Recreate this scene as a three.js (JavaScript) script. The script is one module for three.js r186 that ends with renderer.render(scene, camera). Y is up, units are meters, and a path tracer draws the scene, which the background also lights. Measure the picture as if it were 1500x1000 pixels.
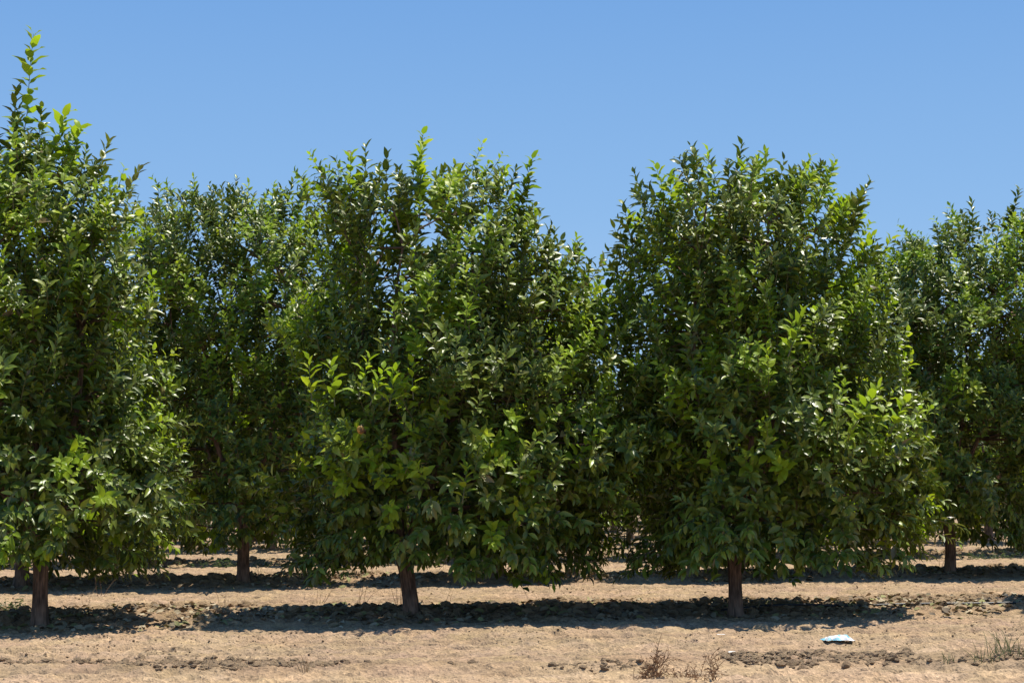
import * as THREE from 'three';
import { mergeGeometries } from 'three/addons/utils/BufferGeometryUtils.js';

// ---------------------------------------------------------------- camera, sky, sun, exposure
const FPX = 2550, EYE = 1.11, ROLL = -0.007;                 // focal length in photo pixels (1500 x 1000)
const scene = new THREE.Scene();
const camera = new THREE.PerspectiveCamera(2 * Math.atan(500 / FPX) * 180 / Math.PI, 1.5, 0.1, 3000);
camera.rotation.order = 'YXZ';
camera.position.set(0, EYE, 0);
camera.rotation.set(Math.atan(220 / FPX), 0, ROLL);
camera.updateMatrixWorld(true);
scene.add(camera);

const renderer = new THREE.WebGLRenderer({ antialias: true });
renderer.toneMapping = THREE.LinearToneMapping;
renderer.toneMappingExposure = 1.3;
renderer.shadowMap.enabled = true;

const SUN = new THREE.Vector3(0.26, 1, -0.18).normalize();
{ // clear midday sky: a plain gradient with height, the same all round
  const W = 64, H = 256, a = new Float32Array(W * H * 4);
  const stops = [[-90, .42, .40, .36], [-0.5, .50, .62, .80], [0, .48, .67, .90], [4, .385, .60, .885], [9, .275, .50, .837], [16, .188, .396, .77], [35, .105, .265, .61], [90, .06, .16, .44]];
  for (let j = 0; j < H; j++) {
    const e = (j + .5) / H * 180 - 90;
    let k = 0; while (k < stops.length - 2 && e > stops[k + 1][0]) k++;
    const s = stops[k], t = stops[k + 1], f = Math.min(1, Math.max(0, (e - s[0]) / (t[0] - s[0])));
    for (let i = 0; i < W; i++) { const o = (j * W + i) * 4; for (let c = 0; c < 3; c++) a[o + c] = (s[c + 1] + (t[c + 1] - s[c + 1]) * f) / 1.3; a[o + 3] = 1; }
  }
  const sky = new THREE.DataTexture(a, W, H, THREE.RGBAFormat, THREE.FloatType);
  sky.mapping = THREE.EquirectangularReflectionMapping; sky.magFilter = THREE.LinearFilter; sky.minFilter = THREE.LinearFilter; sky.needsUpdate = true;
  scene.background = sky; scene.environment = sky;
  scene.backgroundIntensity = 1; scene.environmentIntensity = 1;
}
const sun = new THREE.DirectionalLight(new THREE.Color().setRGB(1, 0.94, 0.82), 5);
sun.position.copy(SUN).multiplyScalar(60).add(new THREE.Vector3(0, 0, -20));
sun.target.position.set(0, 0, -20);
sun.castShadow = true; sun.shadow.mapSize.set(4096, 4096);
Object.assign(sun.shadow.camera, { left: -25, right: 25, top: 45, bottom: -45, near: 1, far: 150 });
scene.add(sun, sun.target);

// ---------------------------------------------------------------- helpers
const V = (x, y, z) => new THREE.Vector3(x, y, z);
function rng(seed) { let s = seed >>> 0; return () => { s = (s + 0x6D2B79F5) | 0; let t = Math.imul(s ^ (s >>> 15), 1 | s); t = (t + Math.imul(t ^ (t >>> 7), 61 | t)) ^ t; return ((t ^ (t >>> 14)) >>> 0) / 4294967296; }; }
const lerp = (a, b, t) => a + (b - a) * t, clamp = (x, a, b) => Math.min(b, Math.max(a, x));
const sstep = (a, b, x) => { const t = clamp((x - a) / (b - a), 0, 1); return t * t * (3 - 2 * t); };
const hash = (i, j, k = 0) => { let h = Math.imul(i, 374761393) ^ Math.imul(j, 668265263) ^ Math.imul(k, 1442695041); h = Math.imul(h ^ (h >>> 13), 1274126177); h = Math.imul(h ^ (h >>> 16), 2246822519); return ((h ^ (h >>> 15)) >>> 0) / 4294967296; };
function vnoise(x, y, k = 0) { const i = Math.floor(x), j = Math.floor(y), u = x - i, v = y - j, a = u * u * (3 - 2 * u), b = v * v * (3 - 2 * v); return lerp(lerp(hash(i, j, k), hash(i + 1, j, k), a), lerp(hash(i, j + 1, k), hash(i + 1, j + 1, k), a), b); }
function tnoise(x, y, n, k = 0) { const m = (q) => ((q % n) + n) % n, i = Math.floor(x), j = Math.floor(y), u = x - i, v = y - j, a = u * u * (3 - 2 * u), b = v * v * (3 - 2 * v); return lerp(lerp(hash(m(i), m(j), k), hash(m(i + 1), m(j), k), a), lerp(hash(m(i), m(j + 1), k), hash(m(i + 1), m(j + 1), k), a), b); }
const fbm = (x, y, k, o = 4) => { let s = 0, a = .5, t = 0; for (let i = 0; i < o; i++) { s += a * vnoise(x, y, k + i); t += a; x *= 2.03; y *= 2.03; a *= .55; } return s / t; };
const taken = new Map();
function numbered(n) { const k = taken.get(n) || 0; taken.set(n, k + 1); return k ? `${n}_${String(k).padStart(3, '0')}` : n; }
function tag(o, label, category, group, kind) { if (label) o.userData.label = label; if (category) o.userData.category = category; if (group) o.userData.group = group; if (kind) o.userData.kind = kind; return o; }
function mesh(name, g, m, parent) { const o = new THREE.Mesh(g, m); o.name = parent === scene ? numbered(name) : name; o.castShadow = o.receiveShadow = true; parent.add(o); return o; }

// ---------------------------------------------------------------- layout: rows of trees, from the photo
const COS = Math.cos(0.127), SIN = Math.sin(0.127), ROW = 6.0;
function ray(px, py) { return V((px - 750) / FPX, (500 - py) / FPX, -1).applyQuaternion(camera.quaternion); }
function onGround(px, py) { const d = ray(px, py), t = -EYE / d.y; return V(d.x * t, 0, d.z * t); }
const P0 = onGround(601, 906);                               // the trunk in the middle of the front row
const pq = (x, z) => { const dx = x - P0.x, dz = z - P0.z; return [dx * COS - dz * SIN, -dx * SIN - dz * COS]; };   // along the row, away from it
const xz = (p, q) => [P0.x + p * COS - q * SIN, P0.z - p * SIN - q * COS];
function onRow(px, q) {                                      // where the sight line over a photo column crosses a row
  const d = ray(px, 850), k = Math.hypot(d.x, d.z), [qa, qb] = [pq(0, 0)[1], pq(d.x / k, d.z / k)[1]];
  const t = (q - qa) / (qb - qa); return V(d.x / k * t, 0, d.z / k * t);
}

// ---------------------------------------------------------------- ground
const RUTS_FRONT = [-3.15, -3.4, -3.75], RUTS = [-2.85, -2.5, -2.2, -1.85, -1.55, 1.75, 2.15, 2.6, 2.9];
function groundY(x, z, fine = true) {
  const [p, q] = pq(x, z);
  const w = q + .25 * (vnoise(p * .35, q * .2, 3) - .5), v = w + .1 * p;
  let m = ((w % ROW) + ROW * 1.5) % ROW - ROW * .5;          // distance from the nearest row
  if (w < -3) m = w;                                         // in front of the first row: a turned ridge, then a track
  const far = sstep(70, 35, q);
  let rough = w < -3 ? sstep(-5.0, -4.75, v) * sstep(-4.1, -4.45, v) * .6 + .13 : sstep(-.45, .05, m) * sstep(1.55, 1.0, m) + .13;
  let y = w < -3 ? .035 * sstep(-5.05, -4.7, v) * sstep(-3.6, -4.4, v) : .02 * sstep(-.5, .3, m) * sstep(1.9, .7, m) - .02 * sstep(-1.7, -1.1, m) * sstep(-.1, -.5, m);
  y += .03 * (vnoise(p * .5, q * .9, 5) - .5);
  if (!fine) return y;
  // wheel and harrow lines that run along the row
  const wob = .08 * (vnoise(p * .4, q * .5, 7) - .5);
  y += (1 - rough) * .026 * (Math.sin((w + wob) * 15.5) * vnoise(p * .3, q * 1.2, 11) + .7 * Math.sin((w + wob) * 31 + 1.3) * vnoise(p * .5, q * 2, 12));
  // single ruts left by wheels and tines
  let rut = 0; const ruts = w < -3 ? RUTS_FRONT : RUTS, mm = m + wob * .8; for (let k = 0; k < ruts.length; k++) { const d = (mm - ruts[k]) / .035; if (d > -3 && d < 3) rut += Math.exp(-d * d) * sstep(.25, .6, vnoise(p * .7, k * 7.3, 15)); }
  y -= .05 * rut;
  // crumbs, clods and small dents
  const n1 = fbm(p * 7, q * 7, 21, 3), n2 = vnoise(p * 19, q * 21, 31), n3 = vnoise(p * 42, q * 42, 41);
  const lump = Math.abs(n1 - .5) * 2, n4 = fbm(p * 6, q * 13, 25, 2), crease = 1 - Math.abs(n4 - .5) * 2;
  y += far * (rough * (.055 * (1 - lump) * (1 - lump) * vnoise(p * 2.1, q * 3, 51) + .03 * n2 + .012 * n3) + (1 - rough) * (-.034 * crease * crease * crease + .015 * n2 + .018 * n3 + .014 * vnoise(p * 5, q * 16, 62) + .012 * fbm(p * 3, q * 5, 61, 2)));
  // tread bars pressed in beside the rows
  const tread = sstep(1.75, 1.95, m) * sstep(2.5, 2.3, m) + sstep(-2.5, -2.3, m) * sstep(-1.8, -2.0, m);
  y -= far * tread * .025 * sstep(.15, .8, Math.sin((p + .35 * Math.abs(m)) * 26) * .5 + .5) * vnoise(p * .8, q, 71);
  return y;
}
function noiseTexture(n, fn, srgb) {
  const a = new Uint8Array(n * n * 4);
  for (let j = 0; j < n; j++) for (let i = 0; i < n; i++) { const c = fn(i / n, j / n), o = (j * n + i) * 4; a[o] = c[0] * 255; a[o + 1] = c[1] * 255; a[o + 2] = c[2] * 255; a[o + 3] = 255; }
  const t = new THREE.DataTexture(a, n, n); t.wrapS = t.wrapT = THREE.RepeatWrapping; t.magFilter = THREE.LinearFilter; t.minFilter = THREE.LinearMipmapLinearFilter; t.generateMipmaps = true;
  if (srgb) t.colorSpace = THREE.SRGBColorSpace; t.needsUpdate = true; return t;
}
const soilGrain = (u, v) => { const f = (n, k) => tnoise(u * n, v * n, n, k); return f(12, 1) * .15 + f(40, 2) * .2 + f(110, 3) * .25 + f(260, 4) * .25 + f(500, 5) * .15; };
const soilMap = noiseTexture(1024, (u, v) => { const g = soilGrain(u, v), s = tnoise(u * 170, v * 170, 170, 9) > .86 ? .1 : 0, d = tnoise(u * 130, v * 130, 130, 8) > .87 ? -.14 : 0; const k = clamp(.80 + (g - .5) * .52 + s + d, 0, 1); return [k, k * (.985 + .03 * (tnoise(u * 9, v * 9, 9, 6) - .5)), k * (.965 + .06 * (tnoise(u * 14, v * 14, 14, 7) - .5))]; }, true);
const soilBump = noiseTexture(1024, (u, v) => { const g = soilGrain(u, v); return [g, g, g]; });
const soilMaterial = new THREE.MeshStandardMaterial({ map: soilMap, bumpMap: soilBump, bumpScale: .022, roughness: 1, vertexColors: true });
{
  const span = (list) => { const out = []; for (const [a, b, s] of list) for (let x = a; x < b - s * .3; x += s) out.push(x); out.push(list[list.length - 1][1]); return out; };
  const xs = span([[-900, -300, 150], [-300, -60, 40], [-60, -20, 8], [-20, -8, .6], [-8, -5.2, .06], [-5.2, 5.4, .022], [5.4, 9, .06], [9, 20, .6], [20, 60, 8], [60, 300, 40], [300, 900, 150]]);
  const ds = span([[-60, 0, 12], [0, 9, .5], [9, 12.5, .016], [12.5, 18, .022], [18, 24, .035], [24, 36, .07], [36, 60, .2], [60, 100, 1.5], [100, 1500, 100]]);
  const nx = xs.length, nz = ds.length, pos = new Float32Array(nx * nz * 3), uv = new Float32Array(nx * nz * 2), col = new Float32Array(nx * nz * 3), idx = [];
  for (let j = 0; j < nz; j++) for (let i = 0; i < nx; i++) {
    const x = xs[i], z = -ds[j], o = j * nx + i, detail = ds[j] > 8.9 && ds[j] < 60 && Math.abs(x) < 12;
    pos[o * 3] = x; pos[o * 3 + 1] = ds[j] > 75 || Math.abs(x) > 40 ? 0 : groundY(x, z, detail); pos[o * 3 + 2] = z;
    const [p, q] = pq(x, z); uv[o * 2] = p / 2.3; uv[o * 2 + 1] = q / 2.3;
    // dry sand, with paler crusted patches and browner freshly turned soil along the rows
    const w = q + .3 * (vnoise(p * .6, q * .4, 81) - .5), m = ((w % ROW) + ROW * 1.5) % ROW - ROW * .5;
    const turned = detail ? clamp((w < -3 ? sstep(-5.1, -4.8, w + .1 * p) * sstep(-4.0, -4.4, w + .1 * p) : sstep(-1.0, 0, m) * sstep(1.7, .9, m)) * (.35 + .9 * fbm(p * 2.2, q * 4, 83, 3)), 0, 1) : .3;
    const pale = detail ? .6 * (fbm(p * .7, q * 3.2, 85, 4) - .5) + .75 * (fbm(p * .8, q * 11, 86, 3) - .5) : 0, pale2 = .14 * sstep(-5.0, -5.1, w + .1 * p);
    const k = 1 + .5 * pale + pale2 - .17 * turned;
    col[o * 3] = .56 * k; col[o * 3 + 1] = .396 * k * (1 - .03 * turned); col[o * 3 + 2] = .246 * k * (1 - .06 * turned);
  }
  for (let j = 0; j < nz - 1; j++) for (let i = 0; i < nx - 1; i++) { const a = j * nx + i, b = a + 1, c = a + nx, d = c + 1; idx.push(a, b, c, b, d, c); }
  const g = new THREE.BufferGeometry();
  g.setAttribute('position', new THREE.BufferAttribute(pos, 3)); g.setAttribute('uv', new THREE.BufferAttribute(uv, 2)); g.setAttribute('color', new THREE.BufferAttribute(col, 3)); g.setIndex(idx); g.computeVertexNormals();
  tag(mesh('ground', g, soilMaterial, scene), 'dry sandy orchard floor with harrow lines and cloddy tree rows', 'ground', null, 'structure');
}

// ---------------------------------------------------------------- materials of the trees
const barkMap = noiseTexture(512, (u, v) => { const s = tnoise(u * 30, v * 5, 30 * 5, 2) * .5 + tnoise(u * 64, v * 20, 320, 3) * .3 + tnoise(u * 10, v * 10, 10, 4) * .4; const k = .43 + .42 * (s - .6); return [k * 1.12, k * .90, k * .75]; }, true);
const barkBump = noiseTexture(512, (u, v) => { const s = tnoise(u * 30, v * 5, 150, 2) * .6 + tnoise(u * 64, v * 20, 320, 3) * .4; return [s, s, s]; });
const bark = new THREE.MeshStandardMaterial({ map: barkMap, bumpMap: barkBump, bumpScale: .012, roughness: .95 });
const twigMaterial = new THREE.MeshStandardMaterial({ color: new THREE.Color().setRGB(.13, .125, .06), roughness: .8 });
const leafLook = { roughness: 1, transmission: .16, thickness: 0, clearcoat: .85, clearcoatRoughness: .36, specularIntensity: .2, side: THREE.DoubleSide };
const youngLook = { roughness: 1, transmission: .48, thickness: 0, clearcoat: .6, clearcoatRoughness: .4, specularIntensity: .2, side: THREE.DoubleSide };
const leafMaterial = new THREE.MeshPhysicalMaterial({ ...leafLook, color: 0xffffff });
const youngMaterial = new THREE.MeshPhysicalMaterial({ ...youngLook, color: 0xffffff });
const matureTints = [[.092, .138, .012], [.130, .182, .015], [.168, .220, .024], [.066, .106, .012], [.212, .268, .026], [.172, .198, .050]];
const youngTints = [[.28, .41, .014], [.35, .48, .018], [.23, .34, .016], [.40, .50, .024]];
const dryTint = [.16, .13, .05];
const solid = (look, c) => new THREE.MeshPhysicalMaterial({ ...look, color: new THREE.Color().setRGB(...c) });
const matureSolids = matureTints.map((c) => solid(leafLook, c)), youngSolids = youngTints.map((c) => solid(youngLook, c));

// a citrus leaf of unit length along +z, blade up along +y: folded on the midrib, tip curling down
function leafGeometry(width, fold, curl, twist, wave) {
  const rows = [[0, .02], [.07, .10], [.25, .86], [.48, 1], [.74, .70], [.92, .25], [1, 0]], pos = [], uv = [], idx = [];
  rows.forEach(([t, w], i) => {
    const a = curl * t, z = Math.abs(curl) < 1e-3 ? t : Math.sin(a) / curl, y = Math.abs(curl) < 1e-3 ? 0 : -(1 - Math.cos(a)) / curl, hw = w * width * .5, tw = twist * t;
    for (const s of [-1, 0, 1]) {
      const wv = s ? wave * Math.sin(i * 2.1 + s) * hw : 0;
      const lx = s * hw * Math.cos(fold), ly = Math.abs(s) * hw * Math.sin(fold) + wv;
      pos.push(lx * Math.cos(tw) - ly * Math.sin(tw), y + lx * Math.sin(tw) + ly * Math.cos(tw), z); uv.push(.5 + s * .5, t);
    }
    if (i) { const b = (i - 1) * 3, c = i * 3; idx.push(b, c, b + 1, b + 1, c, c + 1, b + 1, c + 1, b + 2, b + 2, c + 1, c + 2); }
  });
  const g = new THREE.BufferGeometry(); g.setAttribute('position', new THREE.Float32BufferAttribute(pos, 3)); g.setAttribute('uv', new THREE.Float32BufferAttribute(uv, 2)); g.setIndex(idx); g.computeVertexNormals(); return g;
}
const leafShapes = [leafGeometry(.43, .36, .5, .12, .18), leafGeometry(.46, .2, .75, -.2, .25), leafGeometry(.39, .5, .3, .22, .12)];

// a tube of given radii through points, with rings of its own
function tube(points, radii, sides, rough = 0, seed = 1, vScale = 1) {
  const n = points.length, pos = [], uv = [], idx = []; let side = V(1, 0, .123), len = 0;
  for (let i = 0; i < n; i++) {
    const t = points[Math.min(i + 1, n - 1)].clone().sub(points[Math.max(i - 1, 0)]).normalize();
    side.addScaledVector(t, -side.dot(t)).normalize(); const up = t.clone().cross(side);
    if (i) len += points[i].distanceTo(points[i - 1]);
    for (let k = 0; k <= sides; k++) {
      const a = k / sides * Math.PI * 2, r = radii[i] * (1 + rough * (vnoise(Math.cos(a) * 2.2 + 9, Math.sin(a) * 2.2 + len * 1.5, seed) - .5) * 2);
      const p = points[i].clone().addScaledVector(side, Math.cos(a) * r).addScaledVector(up, Math.sin(a) * r);
      pos.push(p.x, p.y, p.z); uv.push(k / sides, len * vScale);
    }
    if (i) for (let k = 0; k < sides; k++) { const b = (i - 1) * (sides + 1) + k, c = b + sides + 1; idx.push(b, b + 1, c, b + 1, c + 1, c); }
  }
  const g = new THREE.BufferGeometry(); g.setAttribute('position', new THREE.Float32BufferAttribute(pos, 3)); g.setAttribute('uv', new THREE.Float32BufferAttribute(uv, 2)); g.setIndex(idx); g.computeVertexNormals(); return g;
}

// ---------------------------------------------------------------- a citrus tree
// profile: [height, left, right] of the outline, depth: half depth of the crown at its widest, sprouts: [x, height, x of tip, height of tip, z, young, leaf size]
const UP = V(0, 1, 0);
function makeTree(o) {
  const r = rng(o.seed), root = new THREE.Group(); root.name = numbered('citrus_tree');
  const prof = o.profile, hTop = prof[prof.length - 1][0], hLow = prof[0][0];
  const at = (h) => { let k = 0; while (k < prof.length - 2 && h > prof[k + 1][0]) k++; const a = prof[k], b = prof[k + 1], f = clamp((h - a[0]) / (b[0] - a[0]), 0, 1); return [lerp(a[1], b[1], f), lerp(a[2], b[2], f)]; };
  const maxW = Math.max(...prof.map((a) => a[2] - a[1]));
  const section = (h) => { const [L, R] = at(h), w = (R - L) / 2; return { cx: (L + R) / 2, rx: w, rz: o.depth * Math.pow(2 * w / maxW, .8) }; };
  const dS = o.light ? 1 : 1.12; const leaves = [], twigs = [];
  const m4 = new THREE.Matrix4();
  const big = o.leafSize || .119;
  const floorAt = (p) => (o.skirt || .33) + .1 * Math.exp(-Math.pow((p.x - (o.lean || 0)) / .38, 2)) + .34 * (vnoise(p.x * 2.4 + 40, p.z * 2.4 + 40, o.seed) - .45);
  function putLeaf(pos, axis, normal, size, young, tint) {
    const z = axis.clone().normalize(), y = normal.clone().addScaledVector(z, -normal.dot(z)); if (y.lengthSq() < 1e-5) y.set(z.y, -z.x, .1); y.normalize();
    const x = y.clone().cross(z); m4.makeBasis(x, y, z).scale(V(size * (.88 + .26 * r()), size, size)).setPosition(pos);
    leaves.push({ m: m4.clone(), young, tint, pos: pos.clone(), y });
  }
  function shoot(p0, dir, len, n, size, young, bend, thick, hang, face) {
    const pts = [], seg = 4, d = dir.clone().normalize(), p = p0.clone();
    for (let i = 0; i <= seg; i++) { pts.push(p.clone()); d.y += bend / seg; d.x += (r() - .5) * .16; d.z += (r() - .5) * .16; d.normalize(); p.addScaledVector(d, len / seg); }
    if (pts[seg].y < floorAt(pts[seg]) - .06) return;            // would hang under the skirt
    if (!o.light) twigs.push(tube(pts, pts.map((_, i) => thick * (1 - .72 * i / seg)), 3));
    let ph = r() * 6.28; const tone = r();
    for (let i = 0; i < n; i++) {
      const t = n > 1 ? .1 + .9 * (i + .3 * r()) / (n - .7) : 1, k = clamp(t, 0, 1) * seg, a = Math.min(seg - 1, Math.floor(k)), pos = pts[a].clone().lerp(pts[a + 1], k - a);
      const st = pts[a + 1].clone().sub(pts[a]).normalize(); ph += 2.4 + (r() - .5) * .5;
      const s1 = Math.abs(st.y) < .9 ? st.clone().cross(UP).normalize() : V(1, 0, 0).cross(st).normalize(), s2 = st.clone().cross(s1);
      const rad = s1.multiplyScalar(Math.cos(ph)).addScaledVector(s2, Math.sin(ph));
      const open = lerp(1.05, .45, t * t) + (r() - .5) * .4;
      const axis = st.clone().multiplyScalar(Math.cos(open)).addScaledVector(rad, Math.sin(open)); axis.y -= (hang ? .32 : 0) + (young ? -.05 : -.05 + .3 * r() * r());
      const normal = st.clone().multiplyScalar(.5).addScaledVector(face || UP, face ? .75 : .2).addScaledVector(UP, .8).addScaledVector(rad, hang ? .5 : -.25).add(V(r() - .5, r() - .5, r() - .5).multiplyScalar(.8));
      const s = size * lerp(1.05, .6, t * t) * (.66 + .62 * r());
      const pick = clamp(Math.floor((tone * .72 + r() * .28) * (young ? youngTints : matureTints).length), 0, 9);
      if (pos.y + Math.min(0, axis.y) * s * .8 > floorAt(pos)) putLeaf(pos, axis, normal, s, young, r() < .006 ? -1 : pick);
    }
    return pts[seg];
  }
  // clump centres, kept apart from one another
  const N = Math.round((o.clumps || 135) * (o.light ? 1 : 1.42)), hC = hTop - .22, centres = [];
  for (let k = 0; k < N; k++) {
    const inner = k > N * .7; let best = null, bd = -1;
    for (let c = 0; c < 9; c++) {
      const h = hLow + (hC - hLow) * Math.pow(r(), .8), s = section(h), a = r() * Math.PI * 2;
      const bulge = vnoise(Math.cos(a) * 2.1 + 20, Math.sin(a) * 2.1 + h * 2.3, o.seed + 7);      // tiers of branches that stand out or lie back
      const t = inner ? .65 * Math.sqrt(r()) : clamp(lerp(.54, 1.05, bulge) + (r() - .5) * .2, .42, .98);
      const p = V(s.cx + Math.cos(a) * s.rx * t, h, Math.sin(a) * s.rz * t);
      let d = 9; for (const q of centres) d = Math.min(d, q.p.distanceToSquared(p));
      const room = (s.rx + .2) * d; if (room > bd) { bd = room; best = { p, a, t, h, s, inner }; }
    }
    centres.push(best);
  }
  // limbs leave the trunk's head and rise through the crown
  const lean = o.lean || 0, headH = o.head || .72, R0 = o.girth || .078;
  const head = V(lean, headH, 0), limbs = [], nl = 5;
  for (let k = 0; k < nl; k++) {
    const a = k / nl * 6.283 + r(), hT = lerp(.62, .9, r()) * hTop, s = section(hT), e = V(s.cx + Math.cos(a) * s.rx * .55, hT, Math.sin(a) * s.rz * .55), pts = [], rad = [];
    for (let i = 0; i <= 9; i++) { const t = i / 9, q = head.clone().lerp(e, t); const out = Math.sin(t * Math.PI) * .22; q.x += Math.cos(a) * out + (r() - .5) * .05; q.z += Math.sin(a) * out + (r() - .5) * .05; if (!i) { q.y -= .12; } pts.push(q); rad.push(lerp(R0 * .62, .011, Math.pow(t, .8))); }
    limbs.push(pts); mesh('limb', tube(pts, rad, 8, .12, k + 3, 1.2), bark, root);
  }
  { // trunk
    const pts = [], rad = [], kink = (r() - .5) * .05;
    for (let i = 0; i <= 16; i++) { const t = i / 16, h = lerp(-.14, headH + .06, t); pts.push(V(lerp(0, lean, clamp(h / headH, 0, 1)) + kink * Math.sin(t * 3.1), h, .02 * Math.sin(t * 4))); rad.push(R0 * (1 + .42 * Math.exp(-Math.max(0, h) * 11) + .16 * sstep(.55, 1, t))); }
    mesh('trunk', tube(pts, rad, 22, .1, o.seed, 1.4), bark, root);
  }
  const branches = [];
  for (const c of centres) {
    let near = null, nd = 9; for (const l of limbs) for (const q of l) { const d = q.distanceTo(c.p) + Math.max(0, q.y - c.p.y) * .8; if (d < nd) { nd = d; near = q; } }
    if (!o.light && c.p.y > .75) { const mid = near.clone().lerp(c.p, .5); mid.y += .1 * (r() - .3); branches.push(tube([near, mid, c.p], [.013, .009, .005], 4)); }
    const rel = (c.h - hLow) / (hTop - hLow), out = V(Math.cos(c.a) / Math.max(.3, c.s.rx), 0, Math.sin(c.a) / Math.max(.3, c.s.rz)).normalize().multiplyScalar(lerp(.3, 1, c.t));
    const lift = lerp(-.55, 1.25, sstep(.02, .6, rel)), youth = !c.inner && r() < lerp(.16, .6, sstep(.05, .6, rel)) * sstep(.55, .85, c.t) * 1.3, ns = Math.round((c.inner ? 8 : 13) * (o.shoots || 1) * (.8 + .4 * r()));
    for (let k = 0; k < ns; k++) {
      const base = c.p.clone().add(V(r() - .5, r() - .5, r() - .5).multiplyScalar(.42));
      const dir = out.clone().addScaledVector(UP, lift + (r() - .5) * .5).add(V(r() - .5, r() - .5, r() - .5).multiplyScalar(.95));
      const young = youth && r() < .62, len = lerp(.15, .34, r()) * (young ? 1.05 : .95);
      shoot(base, dir, len, Math.round(lerp(8, 13, r()) * dS), big * (young ? .95 : 1), young, rel < .18 ? -.3 : .25, .0042, rel < .15, out);
    }
  }
  if (!o.light) for (const c of centres) if (!c.inner && r() < .4) {   // longer shoots that break the outline
    const rel = (c.h - hLow) / (hTop - hLow), out = V(Math.cos(c.a), 0, Math.sin(c.a)), L = lerp(.32, .52, r()); if (rel < .2) continue;
    shoot(c.p.clone().addScaledVector(out, .1), out.clone().multiplyScalar(.75).addScaledVector(UP, lerp(.5, 1.6, rel)).add(V(r() - .5, r() - .5, r() - .5).multiplyScalar(.5)), L, Math.round(L / .026), big * 1.02, r() < .45, .3, .005, false, out);
  }
  for (const [x0, h0, x1, h1, z, young, size] of o.sprouts || []) {
    const d = V(x1 - x0, h1 - h0, (r() - .5) * .15), L = d.length();
    d.x += (r() - .5) * .12; shoot(V(x0, h0, z), d, L, Math.round(L / (size ? .034 : .026)), size || big * 1.28, !!young, .12, .006);
  }
  if (twigs.length) { tag(mesh('twigs', mergeGeometries(twigs), twigMaterial, root), null, null, null, 'stuff'); tag(mesh('branches', mergeGeometries(branches), bark, root), null, null, null, 'stuff'); }
  // the leaves that stand out most on the side shown are parts; the mass of the rest is stuff
  if (o.picked) {
    const [dx, dz] = [o.toward.x, o.toward.z];
    for (const l of leaves) { const s = section(clamp(l.pos.y, hLow, hTop)); l.rank = (l.pos.z * dz + l.pos.x * dx * .2) / (s.rz + .15) + .35 * r() + (l.young ? .12 : 0) + (l.pos.y > hTop ? .6 : 0); }
    leaves.sort((a, b) => b.rank - a.rank);
    leaves.splice(0, o.picked).forEach((l, i) => {
      const k = Math.max(0, l.tint), q = new THREE.Mesh(leafShapes[i % 3], l.young ? youngSolids[k % 4] : matureSolids[k % 6]);
      q.name = 'leaf'; q.castShadow = q.receiveShadow = true; q.applyMatrix4(l.m); root.add(q);
    });
  }
  const c3 = new THREE.Color();
  const sets = [[], [], []]; leaves.forEach((l, i) => sets[l.young ? 2 : i % 2].push(l));
  sets.forEach((set, si) => {
    if (!set.length) return;
    const im = new THREE.InstancedMesh(leafShapes[si === 2 ? 1 : si * 2], si === 2 ? youngMaterial : leafMaterial, set.length);
    set.forEach((l, i) => {
      const c = l.tint < 0 ? dryTint : l.young ? youngTints[l.tint % 4] : matureTints[l.tint % 6], k = .82 + .36 * r();
      im.setMatrixAt(i, l.m); im.setColorAt(i, c3.setRGB(c[0] * k * (.92 + .16 * r()), c[1] * k, c[2] * k));
    });
    im.name = si === 2 ? 'young_foliage' : 'foliage'; im.castShadow = im.receiveShadow = true; im.userData.kind = 'stuff'; root.add(im);
  });
  root.userData.count = undefined; delete root.userData.count;
  return root;
}
function plant(root, pos, turn, scale, label, group) {
  scene.add(root); root.position.set(pos.x, groundY(pos.x, pos.z, false) + .015, pos.z); root.rotation.y = turn; root.scale.setScalar(scale);
  return tag(root, label, 'tree', group);
}
function again(root) { const c = root.clone(); c.name = numbered('citrus_tree'); return c; }
const toCam = V(0, 0, 1);
const F = 'citrus trees of the front row', S = 'citrus trees of the second row', B = 'citrus trees in the rows farther back';

// front row
const treeLeft = makeTree({ seed: 11, picked: 290, toward: toCam, depth: 1.12, girth: .063, head: .66, clumps: 140,
  profile: [[.42, -1.0, .5], [.65, -1.3, 1.05], [1.0, -1.3, 1.3], [1.6, -1.3, 1.12], [2.1, -1.25, 1.0], [2.7, -1.2, .82], [3.1, -1.1, .68], [3.5, -1.0, .55], [3.85, -.9, .35], [4.1, -.7, .05]],
  sprouts: [[-.24, 3.7, -.03, 5.05, .15, 1, .205], [-.26, 3.7, -.1, 4.55, .2, 0], [-.12, 3.85, .06, 4.4, .1, 0], [.02, 3.75, .3, 4.32, .25, 1, .2], [.1, 3.8, .38, 4.2, .2, 1, .18], [.3, 3.5, .57, 4.12, .1, 0], [.45, 3.3, .8, 3.93, 0, 0], [.4, 3.2, .72, 3.72, .2, 0], [-.3, 3.9, -.25, 4.45, -.1, 0], [-.35, 3.2, -.28, 3.62, 1.0, 1], [-.4, 2.5, -.26, 2.9, 1.25, 1]] });
plant(treeLeft, onGround(57, 918), 0, 1, 'citrus tree with one long leafy shoot towering over its crown', F);
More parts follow.
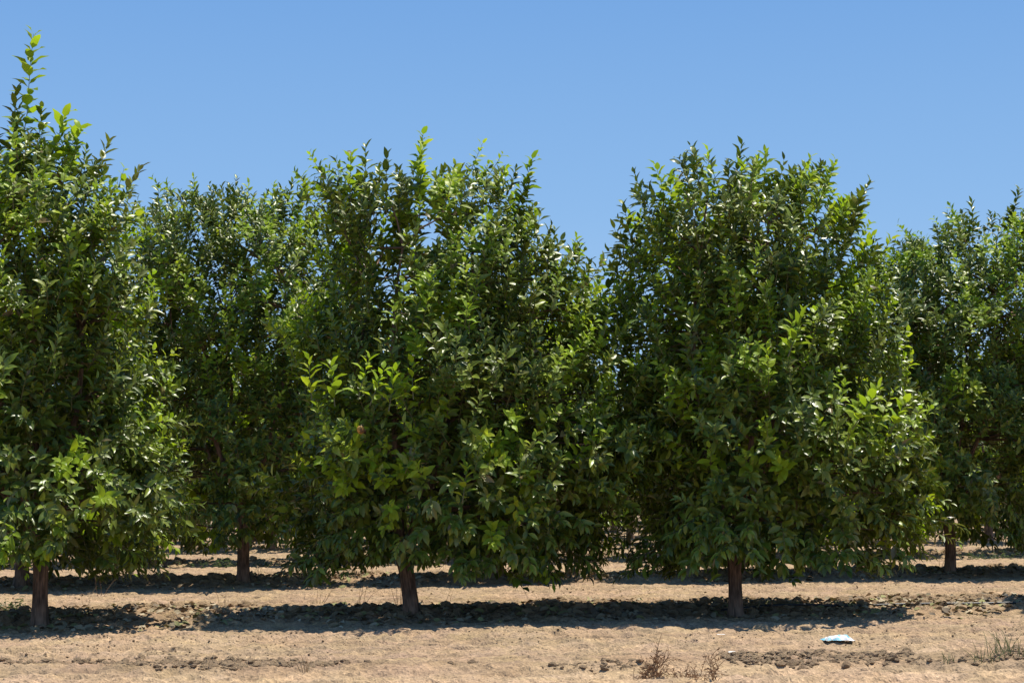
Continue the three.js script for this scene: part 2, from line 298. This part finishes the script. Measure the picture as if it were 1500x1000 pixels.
const treeMiddle = makeTree({ seed: 23, picked: 300, toward: toCam, depth: 1.2, girth: .064, head: .56, lean: -.075, clumps: 165,
  profile: [[.38, -.8, 1.15], [.6, -1.2, 1.8], [.85, -1.3, 2.12], [1.3, -1.35, 2.28], [1.8, -1.22, 2.1], [2.4, -1.08, 1.74], [2.85, -.95, 1.5], [3.15, -.85, 1.3], [3.35, -.82, 1.02], [3.7, -.74, 1.02], [3.95, -.6, .35]],
  sprouts: [[.1, 3.7, .13, 4.33, .1, 1], [.1, 3.5, .16, 4.12, .2, 1], [-.4, 3.7, -.35, 4.2, .1, 0], [-.62, 3.6, -.66, 4.02, .2, 0], [-.5, 3.6, -.53, 4.08, .3, 1], [-.2, 3.7, -.15, 4.08, .2, 0], [.36, 3.7, .43, 3.97, .1, 1], [.9, 3.4, 1.15, 4.1, .15, 1], [.95, 3.3, 1.12, 3.85, .1, 0], [.55, 3.6, .66, 3.9, .2, 0], [1.2, 2.9, 1.35, 3.4, .1, 0], [1.4, 2.8, 1.55, 3.25, .1, 0], [1.55, 2.6, 1.85, 2.95, 0, 0], [-.35, 1.85, -.3, 2.2, 1.25, 1], [-.1, 1.75, 0, 2.1, 1.3, 1], [-.55, 1.8, -.6, 2.15, 1.2, 1], [-.75, 1.85, -.8, 2.2, 1.1, 1], [.1, 1.85, .15, 2.15, 1.25, 1], [-.25, 1.8, -.15, 2.1, 1.35, 1], [.5, 1.0, .52, 1.3, 1.35, 1]] });
plant(treeMiddle, P0, 0, 1, 'broad citrus tree with trunk leaning slightly and a sunlit pale clump at mid height', F);
const treeRight = makeTree({ seed: 37, picked: 300, toward: toCam, depth: 1.14, girth: .06, head: .6, clumps: 150,
  profile: [[.4, -.75, .95], [.6, -.9, 1.4], [.85, -.9, 1.68], [1.3, -.83, 1.7], [1.8, -.82, 1.55], [2.4, -.82, 1.25], [2.85, -.8, 1.12], [3.3, -.8, 1.12], [3.6, -.7, 1.05], [3.8, -.48, .7], [3.95, -.3, .3]],
  sprouts: [[-.55, 3.5, -.57, 4.03, .1, 1], [-.5, 3.5, -.52, 3.9, .2, 1], [-.2, 3.65, -.22, 4.12, .15, 1], [.02, 3.6, .12, 4.22, .1, 0], [.05, 3.7, .14, 4.0, .2, 1], [-.85, 3.2, -.92, 3.7, .1, 0], [-.8, 3.1, -1.02, 3.45, .1, 0], [.6, 3.5, .75, 3.95, .1, 1], [.5, 3.5, .62, 3.85, .2, 0], [1.0, 3.3, 1.28, 3.85, .1, 0], [1.05, 3.3, 1.2, 3.75, .2, 0], [1.15, 2.95, 1.5, 3.32, .1, 1], [.8, 1.6, 1.0, 1.95, 1.35, 1], [1.1, 1.5, 1.3, 1.85, 1.2, 1], [.3, 2.2, .4, 2.6, 1.3, 1]] });
plant(treeRight, onGround(1078, 903), 0, 1, 'citrus tree with three pale upright shoots and a straight trunk near blue litter', F);

// second row
const treeTall = makeTree({ seed: 51, picked: 260, toward: toCam, depth: 1.4, girth: .072, head: .72, clumps: 165,
  profile: [[.4, -.8, 1.0], [.8, -1.35, 1.45], [1.6, -1.6, 1.6], [2.6, -1.65, 1.55], [3.4, -1.6, 1.4], [3.9, -1.5, 1.25], [4.25, -1.35, 1.0], [4.5, -.8, .9], [4.7, -.25, .7]],
  sprouts: [[-1.2, 3.9, -1.18, 4.62, 0, 0], [-.9, 4.0, -.85, 4.5, .1, 0], [-.2, 4.3, -.12, 4.95, 0, 0], [-.3, 4.2, -.25, 4.7, .1, 0], [.05, 4.3, .1, 4.75, 0, 0], [.4, 4.3, .52, 4.9, 0, 0], [.6, 4.2, .72, 4.8, .1, 0], [.8, 4.0, .95, 4.5, 0, 0]] });
plant(treeTall, onRow(358, ROW), 0, 1, 'taller citrus tree with reddish brown trunk filling the gap behind the long-shoot tree', S);
const treeEdge = makeTree({ seed: 67, picked: 260, toward: toCam, depth: 1.4, girth: .066, head: .8, clumps: 180,
  profile: [[.55, -.3, .9], [.8, -1.1, 1.4], [1.6, -1.55, 1.6], [2.6, -1.55, 1.6], [3.3, -1.45, 1.5], [3.75, -1.2, 1.4], [4.05, -.3, 1.3], [4.4, .2, 1.2], [4.55, .5, 1.1]],
  sprouts: [[-.75, 3.5, -.72, 4.1, 0, 0], [-.45, 3.6, -.4, 4.05, .1, 0], [.25, 4.1, .3, 4.6, 0, 0], [.4, 4.2, .5, 4.75, .1, 0], [.1, 4.0, .1, 4.45, .1, 0], [.85, 4.3, .95, 4.95, .1, 0], [.95, 3.9, 1.05, 4.6, .3, 0]] });
plant(treeEdge, onRow(1391, ROW), 0, 1, 'second-row citrus tree with bare slim trunk right of the blue litter', S);

// fuller trees hidden more or less behind those, then the rows farther back
const plain = (seed, w, h, light) => makeTree({ seed, depth: 1.3, girth: .08, head: .68, clumps: light === 2 ? 70 : light ? 90 : 120, light, leafSize: light === 2 ? .19 : light ? .145 : .122, shoots: light === 2 ? .4 : light ? .75 : 1,
  profile: [[.42, -.8 * w, .8 * w], [.75, -1.2 * w, 1.2 * w], [1.4, -1.32 * w, 1.3 * w], [2.3, -1.25 * w, 1.28 * w], [2.9, -1.1 * w, 1.05 * w], [3.4 * h, -.8 * w, .85 * w], [3.8 * h, -.45 * w, .4 * w]],
  sprouts: [[-.3, 3.5 * h, -.3, 4.05 * h, 0, 0], [.2, 3.5 * h, .25, 4.2 * h, .1, 0], [.5, 3.3 * h, .6, 3.8 * h, -.2, 0]] });
const kinds = [plain(71, 1, 1, false), plain(83, .95, 1.04, 1), plain(97, 1.02, .97, 1), plain(103, .95, 1.03, 2), plain(109, 1.0, .97, 2)];
const used = [0, 0, 0, 0, 0];
const kind = (k) => (used[k]++ ? again(kinds[k]) : kinds[k]);
plant(kind(0), onRow(30, ROW), 1.1, 1.02, 'citrus tree directly behind the one with the long shoot', S);
plant(kind(0), onRow(728, ROW), 2.7, .9, 'citrus tree hidden behind the broad leaning-trunk tree', S);
plant(kind(0), onRow(1085, ROW), 4.1, .9, 'citrus tree hidden behind the three-shoot tree', S);
plant(kind(0), onRow(1745, ROW), 5.2, 1.05, 'citrus tree at the open end of the second row', S);
plant(kind(0), onRow(1745, 0), 3.3, .98, 'front-row citrus tree beyond the bare stretch of drip hose', F);
const back = (n) => `round citrus tree standing in the ${['third', 'fourth', 'fifth', 'sixth', 'seventh', 'eighth', 'ninth'][n - 2]} row counted from the drip hose`;
const r0 = rng(5);
const rowTrees = [[2, [-50, 222, 495, 768, 1062, 1300, 1565]], [3, [-30, 180, 395, 600, 800, 1034, 1240, 1450]], [4, [-10, 185, 370, 555, 740, 925, 1112, 1300, 1490]], [5, [90, 260, 420, 580, 740, 900, 1060, 1220, 1380, 1520]], [6, [280, 420, 650, 790, 925, 1065, 1340, 1480]], [7, [320, 440, 820, 902, 950, 1080, 1330]], [8, [280, 400, 830, 922, 1010, 1400]]];
for (const [n, list] of rowTrees) for (const px of list) plant(kind((n > 2 ? 3 : 1) + Math.floor(r0() * 2)), onRow(px, ROW * n), r0() * 6.28, .93 + .14 * r0(), back(n), B);

// ---------------------------------------------------------------- clods, litter, weeds
function clodGeometry(seed, flat, detail = 1) {
  const g = new THREE.IcosahedronGeometry(1, detail), p = g.attributes.position;
  for (let i = 0; i < p.count; i++) { const v = V(p.getX(i), p.getY(i), p.getZ(i)), k = .55 + .6 * vnoise(v.x * 1.6 + 7, v.y * 1.6 + v.z * 2.3 + 5, seed) + .45 * vnoise(v.x * 3.7 + 17, v.y * 4.1 + v.z * 3.3 + 15, seed + 20); v.multiplyScalar(k); p.setXYZ(i, v.x, v.y * flat, v.z); }
  g.computeVertexNormals(); return g;
}
const clods = [clodGeometry(1, .75), clodGeometry(2, .55), clodGeometry(3, .7)];
const clodMaterial = new THREE.MeshStandardMaterial({ color: 0xffffff, roughness: 1, map: soilMap, bumpMap: soilBump, bumpScale: .01 });
{
  const r = rng(77), sets = [[], [], []];
  const scatter = (n, pa, pb, qa, qb, lo, hi, pow = 2.6, skew = 0) => { for (let i = 0; i < n; i++) { const p = lerp(pa, pb, r()), q = lerp(qa, qb, (r() + r()) / 2) - skew * p, s = lo + (hi - lo) * Math.pow(r(), pow); if (vnoise(p * 1.3, q * 2.2, 91) < (skew ? (p > 1.6 ? .2 : .47) : .36)) continue; sets[Math.floor(r() * 3)].push([p, q, s]); } };
  scatter(5200, -6, 8, -.35, 1.45, .008, .055);
  scatter(3600, -7, 10, 5.65, 7.4, .01, .06);
  scatter(2200, -9, 12, 11.7, 13.3, .015, .06);
  scatter(1500, -10, 14, 17.7, 19.3, .02, .07);
  scatter(11000, -5, 7, -5.0, -4.15, .004, .03, 2.8, .1);
  scatter(12000, -6, 8, -4.5, -.3, .0025, .009, 3);
  scatter(6000, -7, 9, 1.3, 5.6, .003, .012, 3);
  const q4 = new THREE.Quaternion(), e = new THREE.Euler(), m = new THREE.Matrix4(), c = new THREE.Color();
  sets.forEach((set, si) => {
    const im = new THREE.InstancedMesh(clods[si], clodMaterial, set.length);
    set.forEach(([p, q, s], i) => { const [x, z] = xz(p, q); e.set((r() - .5) * .8, r() * 6.28, (r() - .5) * .8); m.compose(V(x, groundY(x, z) + s * .05, z), q4.setFromEuler(e), V(s * (.8 + .5 * r()), s * (.7 + .4 * r()), s)); im.setMatrixAt(i, m); const k = .8 + .4 * r(); im.setColorAt(i, c.setRGB(.62 * k, .44 * k, .27 * k)); });
    im.name = numbered('soil_crumbs'); im.castShadow = im.receiveShadow = true;
    tag(im, 'loose crumbs and small clods of dry sandy soil', 'soil', null, 'stuff'); scene.add(im);
  });
  // the larger clods one can pick out
  const bigClods = [[1160, 985, .075], [1190, 984, .085], [1176, 988, .06], [1222, 983, .05], [1145, 986, .05], [1240, 986, .045], [1310, 980, .05], [1350, 981, .045], [1420, 978, .05], [690, 985, .05], [660, 988, .04], [505, 990, .05], [538, 989, .04], [450, 990, .045], [1395, 984, .035], [885, 980, .04], [120, 988, .04], [60, 985, .04], [300, 985, .035]];
  const mats = [.8, 1, 1.12].map((k) => new THREE.MeshStandardMaterial({ color: new THREE.Color().setRGB(.54 * k, .375 * k, .23 * k), roughness: 1, map: soilMap, bumpMap: soilBump, bumpScale: .01 }));
  const bigShapes = [clodGeometry(11, .8, 2), clodGeometry(12, .7, 2), clodGeometry(13, .75, 2)];
  bigClods.forEach(([px, py, s], i) => { const p = onGround(px, py), o = mesh('soil_clod', bigShapes[i % 3], mats[i % 3], scene); o.position.set(p.x, groundY(p.x, p.z) + s * .05, p.z); o.rotation.set(r() * .5, r() * 6, r() * .5); o.scale.set(s * .62, s * .5, s * .5); tag(o, 'fist-sized clod of dry soil on the turned ridge beside the pale track', 'clod', 'clods on the turned ridge'); });
  // dry fallen leaves under the trees
  const dry = [[.30, .24, .15], [.22, .15, .08], [.40, .33, .22], [.16, .12, .08], [.26, .25, .10]];
  const places = []; for (const [n, qa, qb, pa, pb] of [[3600, -1.1, 1.5, -6, 6.5], [2400, 4.9, 7.4, -7, 9], [800, 11.2, 13.2, -9, 11]]) for (let i = 0; i < n; i++) { const p = lerp(pa, pb, r()), q = lerp(qa, qb, (r() + r()) / 2); if (vnoise(p * .9, q * 1.5, 95) > .42) places.push([p, q]); }
  const lm = new THREE.InstancedMesh(leafShapes[1], new THREE.MeshStandardMaterial({ color: 0xffffff, roughness: .9, side: THREE.DoubleSide }), places.length);
  places.forEach(([p, q], i) => { const [x, z] = xz(p, q), s = .07 + .06 * r(); e.set((r() - .5) * .9, r() * 6.28, (r() - .5) * 1.4); m.compose(V(x, groundY(x, z) + .022, z), q4.setFromEuler(e), V(s, s, s)); lm.setMatrixAt(i, m); const d = dry[Math.floor(r() * 5)], k = .8 + .4 * r(); lm.setColorAt(i, c.setRGB(d[0] * k, d[1] * k, d[2] * k)); });
  lm.name = 'leaf_litter'; lm.castShadow = lm.receiveShadow = true; tag(lm, 'scattered dry fallen leaves beneath the trees', 'leaf litter', null, 'stuff'); scene.add(lm);
}
// the drip hose along the front row
{
  const pts = []; for (let p = 2.6; p < 9; p += .12) { const [x, z] = xz(p, -.02 + .05 * Math.sin(p * 1.7)); let y = -1; for (let k = -1; k <= 1; k++) y = Math.max(y, groundY(x + k * .05, z)); pts.push(V(x, y + .004 + (p < 2.9 ? (p - 2.9) * .2 : 0), z)); }
  const sm = pts.map((q, i) => { let y = 0, n = 0; for (let k = -3; k <= 3; k++) if (pts[i + k]) { y += pts[i + k].y; n++; } return V(q.x, y / n + .012, q.z); });
  tag(mesh('drip_hose', tube(sm, sm.map(() => .011), 10), new THREE.MeshStandardMaterial({ color: new THREE.Color().setRGB(.02, .02, .022), roughness: .42 }), scene), 'black plastic drip irrigation hose lying along the front tree row', 'hose');
}
// the crumpled blue and white litter, and two pale scraps
function crumpled(w, d, h, seed, n = 22) {
  const g = new THREE.PlaneGeometry(w, d, n, Math.round(n * .6)); g.rotateX(-Math.PI / 2); const p = g.attributes.position;
  for (let i = 0; i < p.count; i++) { const x = p.getX(i), z = p.getZ(i), f = (k, s) => 1 - Math.abs(vnoise(x * k + 3, z * k * 1.3 + 8, seed + s) * 2 - 1); const edge = 1 - Math.pow(Math.max(Math.abs(x) / (w / 2), Math.abs(z) / (d / 2)), 3); p.setXYZ(i, x * (1 - .25 * vnoise(z * 14, 4, seed)) + .02 * (vnoise(x * 22, z * 22, seed + 5) - .5), h * (.15 + .85 * edge) * (f(9, 1) * .8 + f(21, 2) * .35), z * (1 - .3 * vnoise(x * 16, 9, seed)) + .02 * (vnoise(x * 25, z * 19, seed + 6) - .5)); }
  g.computeVertexNormals(); return g;
}
{
  const w = .24, tex = noiseTexture(256, (u, v) => { const n = tnoise(u * 5, v * 5, 5, 41) * .7 + tnoise(u * 14, v * 14, 14, 42) * .3; return n > .57 ? [.80, .83, .84] : n > .54 ? [.42, .52, .52] : [.45, .70, .78]; }, true);
  const at = onGround(1227, 944), o = mesh('plastic_litter', crumpled(w, .2, .05, 5), new THREE.MeshStandardMaterial({ map: tex, roughness: .55, side: THREE.DoubleSide }), scene);
  let top = -1; for (let i = -5; i <= 5; i++) for (let j = -4; j <= 4; j++) top = Math.max(top, groundY(at.x + i * .024, at.z + j * .024)); o.position.set(at.x, top - .012, at.z); o.rotation.y = .15; tag(o, 'crumpled pale blue and white plastic litter lying on the sand', 'litter');
  const white = new THREE.MeshStandardMaterial({ color: new THREE.Color().setRGB(.78, .77, .72), roughness: .7, side: THREE.DoubleSide });
  [[1073, 963, .055, .8, 'small white curled paper scrap near the dried brown weed'], [1057, 938.5, .06, .1, 'thin pale scrap lying flat in the sand before the front row'], [1446, 842, .06, .4, 'pale scrap lying between the first two tree rows']].forEach(([px, py, s, t, label], i) => { const p = onGround(px, py), k = mesh('paper_scrap', crumpled(s, s * .55, s * .35, 11 + i, 10), white, scene); k.position.set(p.x, groundY(p.x, p.z) + .012, p.z); k.rotation.y = t; tag(k, label, 'scrap'); });
}
// the half-rotten fruit in the middle tree
{
  const o = new THREE.Group(); o.name = 'citrus_fruit'; scene.add(o); o.position.set(P0.x - .32, 1.62, P0.z + 1.36);
  const g = new THREE.SphereGeometry(.034, 20, 14), p = g.attributes.position, col = new Float32Array(p.count * 3);
  for (let i = 0; i < p.count; i++) { const v = V(p.getX(i), p.getY(i), p.getZ(i)), n = vnoise(v.x * 45 + 3, v.y * 45 + v.z * 60, 7), k = 1 - .12 * n; p.setXYZ(i, v.x * k, v.y * k * 1.05, v.z * k); const rot = n > .52; col.set(rot ? [.10, .05, .02] : [.50, .27, .05], i * 3); }
  g.setAttribute('color', new THREE.BufferAttribute(col, 3)); g.computeVertexNormals();
  mesh('rind', g, new THREE.MeshStandardMaterial({ vertexColors: true, roughness: .7 }), o); mesh('stalk', tube([V(0, .03, 0), V(.002, .042, -.03), V(.01, .05, -.2)], [.0025, .0025, .0025], 5), twigMaterial, o);
  tag(o, 'browned yellow fruit hanging in the broad citrus tree', 'fruit');
}
const straw = new THREE.MeshStandardMaterial({ color: new THREE.Color().setRGB(.25, .145, .075), roughness: .95, side: THREE.DoubleSide });
const strawPale = new THREE.MeshStandardMaterial({ color: new THREE.Color().setRGB(.36, .27, .15), roughness: .95, side: THREE.DoubleSide });
const weedGreen = new THREE.MeshPhysicalMaterial({ ...youngLook, color: new THREE.Color().setRGB(.07, .115, .03) });
const grassGreen = new THREE.MeshStandardMaterial({ color: new THREE.Color().setRGB(.24, .25, .10), roughness: .8, side: THREE.DoubleSide });
function stem(r, p0, d, len, bend, rad, n = 6) { const pts = [], p = p0.clone(), v = d.clone().normalize(); for (let i = 0; i <= n; i++) { pts.push(p.clone()); v.x += (r() - .5) * .35; v.z += (r() - .5) * .35; v.y += bend / n; v.normalize(); p.addScaledVector(v, len / n); } return [tube(pts, pts.map((_, i) => rad * (1 - .6 * i / n)), 4), pts]; }
function dryWeed(seed, spread, height, count) {
  const r = rng(seed), root = new THREE.Group(); root.name = numbered('dry_weed');
  const bits = [];
  for (let k = 0; k < count; k++) {
    const a = r() * 6.28, [g, pts] = stem(r, V((r() - .5) * .08, -.01, (r() - .5) * .06), V(Math.cos(a) * spread * (.4 + r()), height * (.25 + r() * .9), Math.sin(a) * spread * .7), lerp(.5, 1, r()) * Math.hypot(spread, height), -.5 * r(), .0035, 8);
    mesh('stem', g, straw, root);
    for (let i = 2; i < pts.length; i++) for (let j = 0; j < 2; j++) {
      const d = V(r() - .5, r() - .1, r() - .5), [g2, p2] = stem(r, pts[i], d, .04 + .07 * r(), -.8 * r(), .0022, 3); bits.push(g2);
      for (let l = 0; l < 3; l++) { const q = leafShapes[l % 3].clone(), s = .012 + .018 * r(); q.applyMatrix4(new THREE.Matrix4().compose(p2[1 + l % 3], new THREE.Quaternion().setFromEuler(new THREE.Euler(r() * 6, r() * 6, r() * 6)), V(s * .7, s, s))); bits.push(q); }
    }
  }
  tag(mesh('withered_leaves', mergeGeometries(bits), straw, root), null, null, null, 'stuff'); return root;
}
function put(o, px, py, label, category, group) { const p = onGround(px, py); scene.add(o); o.position.set(p.x, groundY(p.x, p.z), p.z); return tag(o, label, category, group); }
put(dryWeed(3, .32, .09, 11), 985, 999, 'dried up brown tangled weed with curled withered leaves', 'weed');
put(dryWeed(9, .12, .19, 5), 945, 1001, 'taller withered brown stalks beside the dried tangled weed', 'weed');
put(dryWeed(15, .06, .17, 2), 1046, 1003, 'single dark bent dried stalk at the edge of the brown weed', 'weed');
function grass(seed, n, h, spread, material) {
  const r = rng(seed), root = new THREE.Group(); root.name = numbered('grass_tuft');
  for (let k = 0; k < n; k++) { const a = r() * 6.28, [g] = stem(r, V(Math.cos(a) * spread * r(), -.01, Math.sin(a) * spread * r()), V(Math.cos(a) * .5 * r(), 1, Math.sin(a) * .5 * r()), h * (.5 + .6 * r()), -.9 * r(), .0028, 6); g.scale(1, 1, 1); mesh('blade', g, material, root); }
  return root;
}
put(grass(5, 26, .17, .16, grassGreen), 1482, 980, 'pale green grass tuft growing on the turned ridge', 'grass tuft');
put(grass(6, 12, .14, .12, grassGreen), 1440, 983, 'short sparse grass blades beside the larger grass tuft', 'grass tuft');
put(grass(8, 7, .10, .05, grassGreen), 1392, 984, 'few thin grass blades among the soil clods', 'grass tuft');
put(grass(18, 6, .12, .05, strawPale), 450, 994, 'few pale straw blades in the loose soil of the ridge', 'grass tuft');
const stalks = [[522, 893], [528, 893], [586, 893], [659, 886], [326, 886], [466, 888], [120, 890], [150, 880], [380, 852], [645, 845], [545, 850], [860, 845], [1010, 850], [1000, 840], [1335, 842], [1375, 838], [240, 855], [215, 855], [170, 852], [920, 838]];
stalks.forEach(([px, py], i) => put(grass(30 + i, 2 + i % 3, lerp(.2, .36, hash(i, 3)), .05, i % 3 ? straw : strawPale), px, py, 'thin dry bent stalks standing in the soil between the trees', 'dry stalks', 'dry stalks along the tree rows'));
function weed(seed, n, h, spread) {
  const r = rng(seed), root = new THREE.Group(); root.name = numbered('green_weed');
  for (let k = 0; k < n; k++) {
    const a = r() * 6.28, [g, pts] = stem(r, V(Math.cos(a) * spread * r(), -.01, Math.sin(a) * spread * .6 * r()), V(Math.cos(a) * .8, .9, Math.sin(a) * .8), h * (.6 + .6 * r()), -.3, .003, 5); mesh('stem', g, weedGreen, root);
    for (let i = 1; i < pts.length; i++) for (let j = 0; j < 2; j++) { const s = .03 + .035 * r(), q = mesh('leaf', leafShapes[(i + j) % 3], weedGreen, root); q.position.copy(pts[i]); q.rotation.set(-.4 + r() * .6, r() * 6.28, (r() - .5) * .5); q.scale.setScalar(s); }
  }
  return root;
}
put(weed(3, 12, .16, .15), 14, 905, 'leafy green weed beside the trunk of the long-shoot tree', 'weed');
[[300, 834], [330, 832], [352, 833], [385, 832], [410, 831], [1452, 820], [1470, 818], [1436, 821], [1490, 820], [318, 812], [292, 812]].forEach(([px, py], i) => put(weed(40 + i, 9, .2, .3), px, py, 'low green weed in the bare soil behind the second row', 'weed', 'green weeds behind the second row'));

renderer.render(scene, camera);
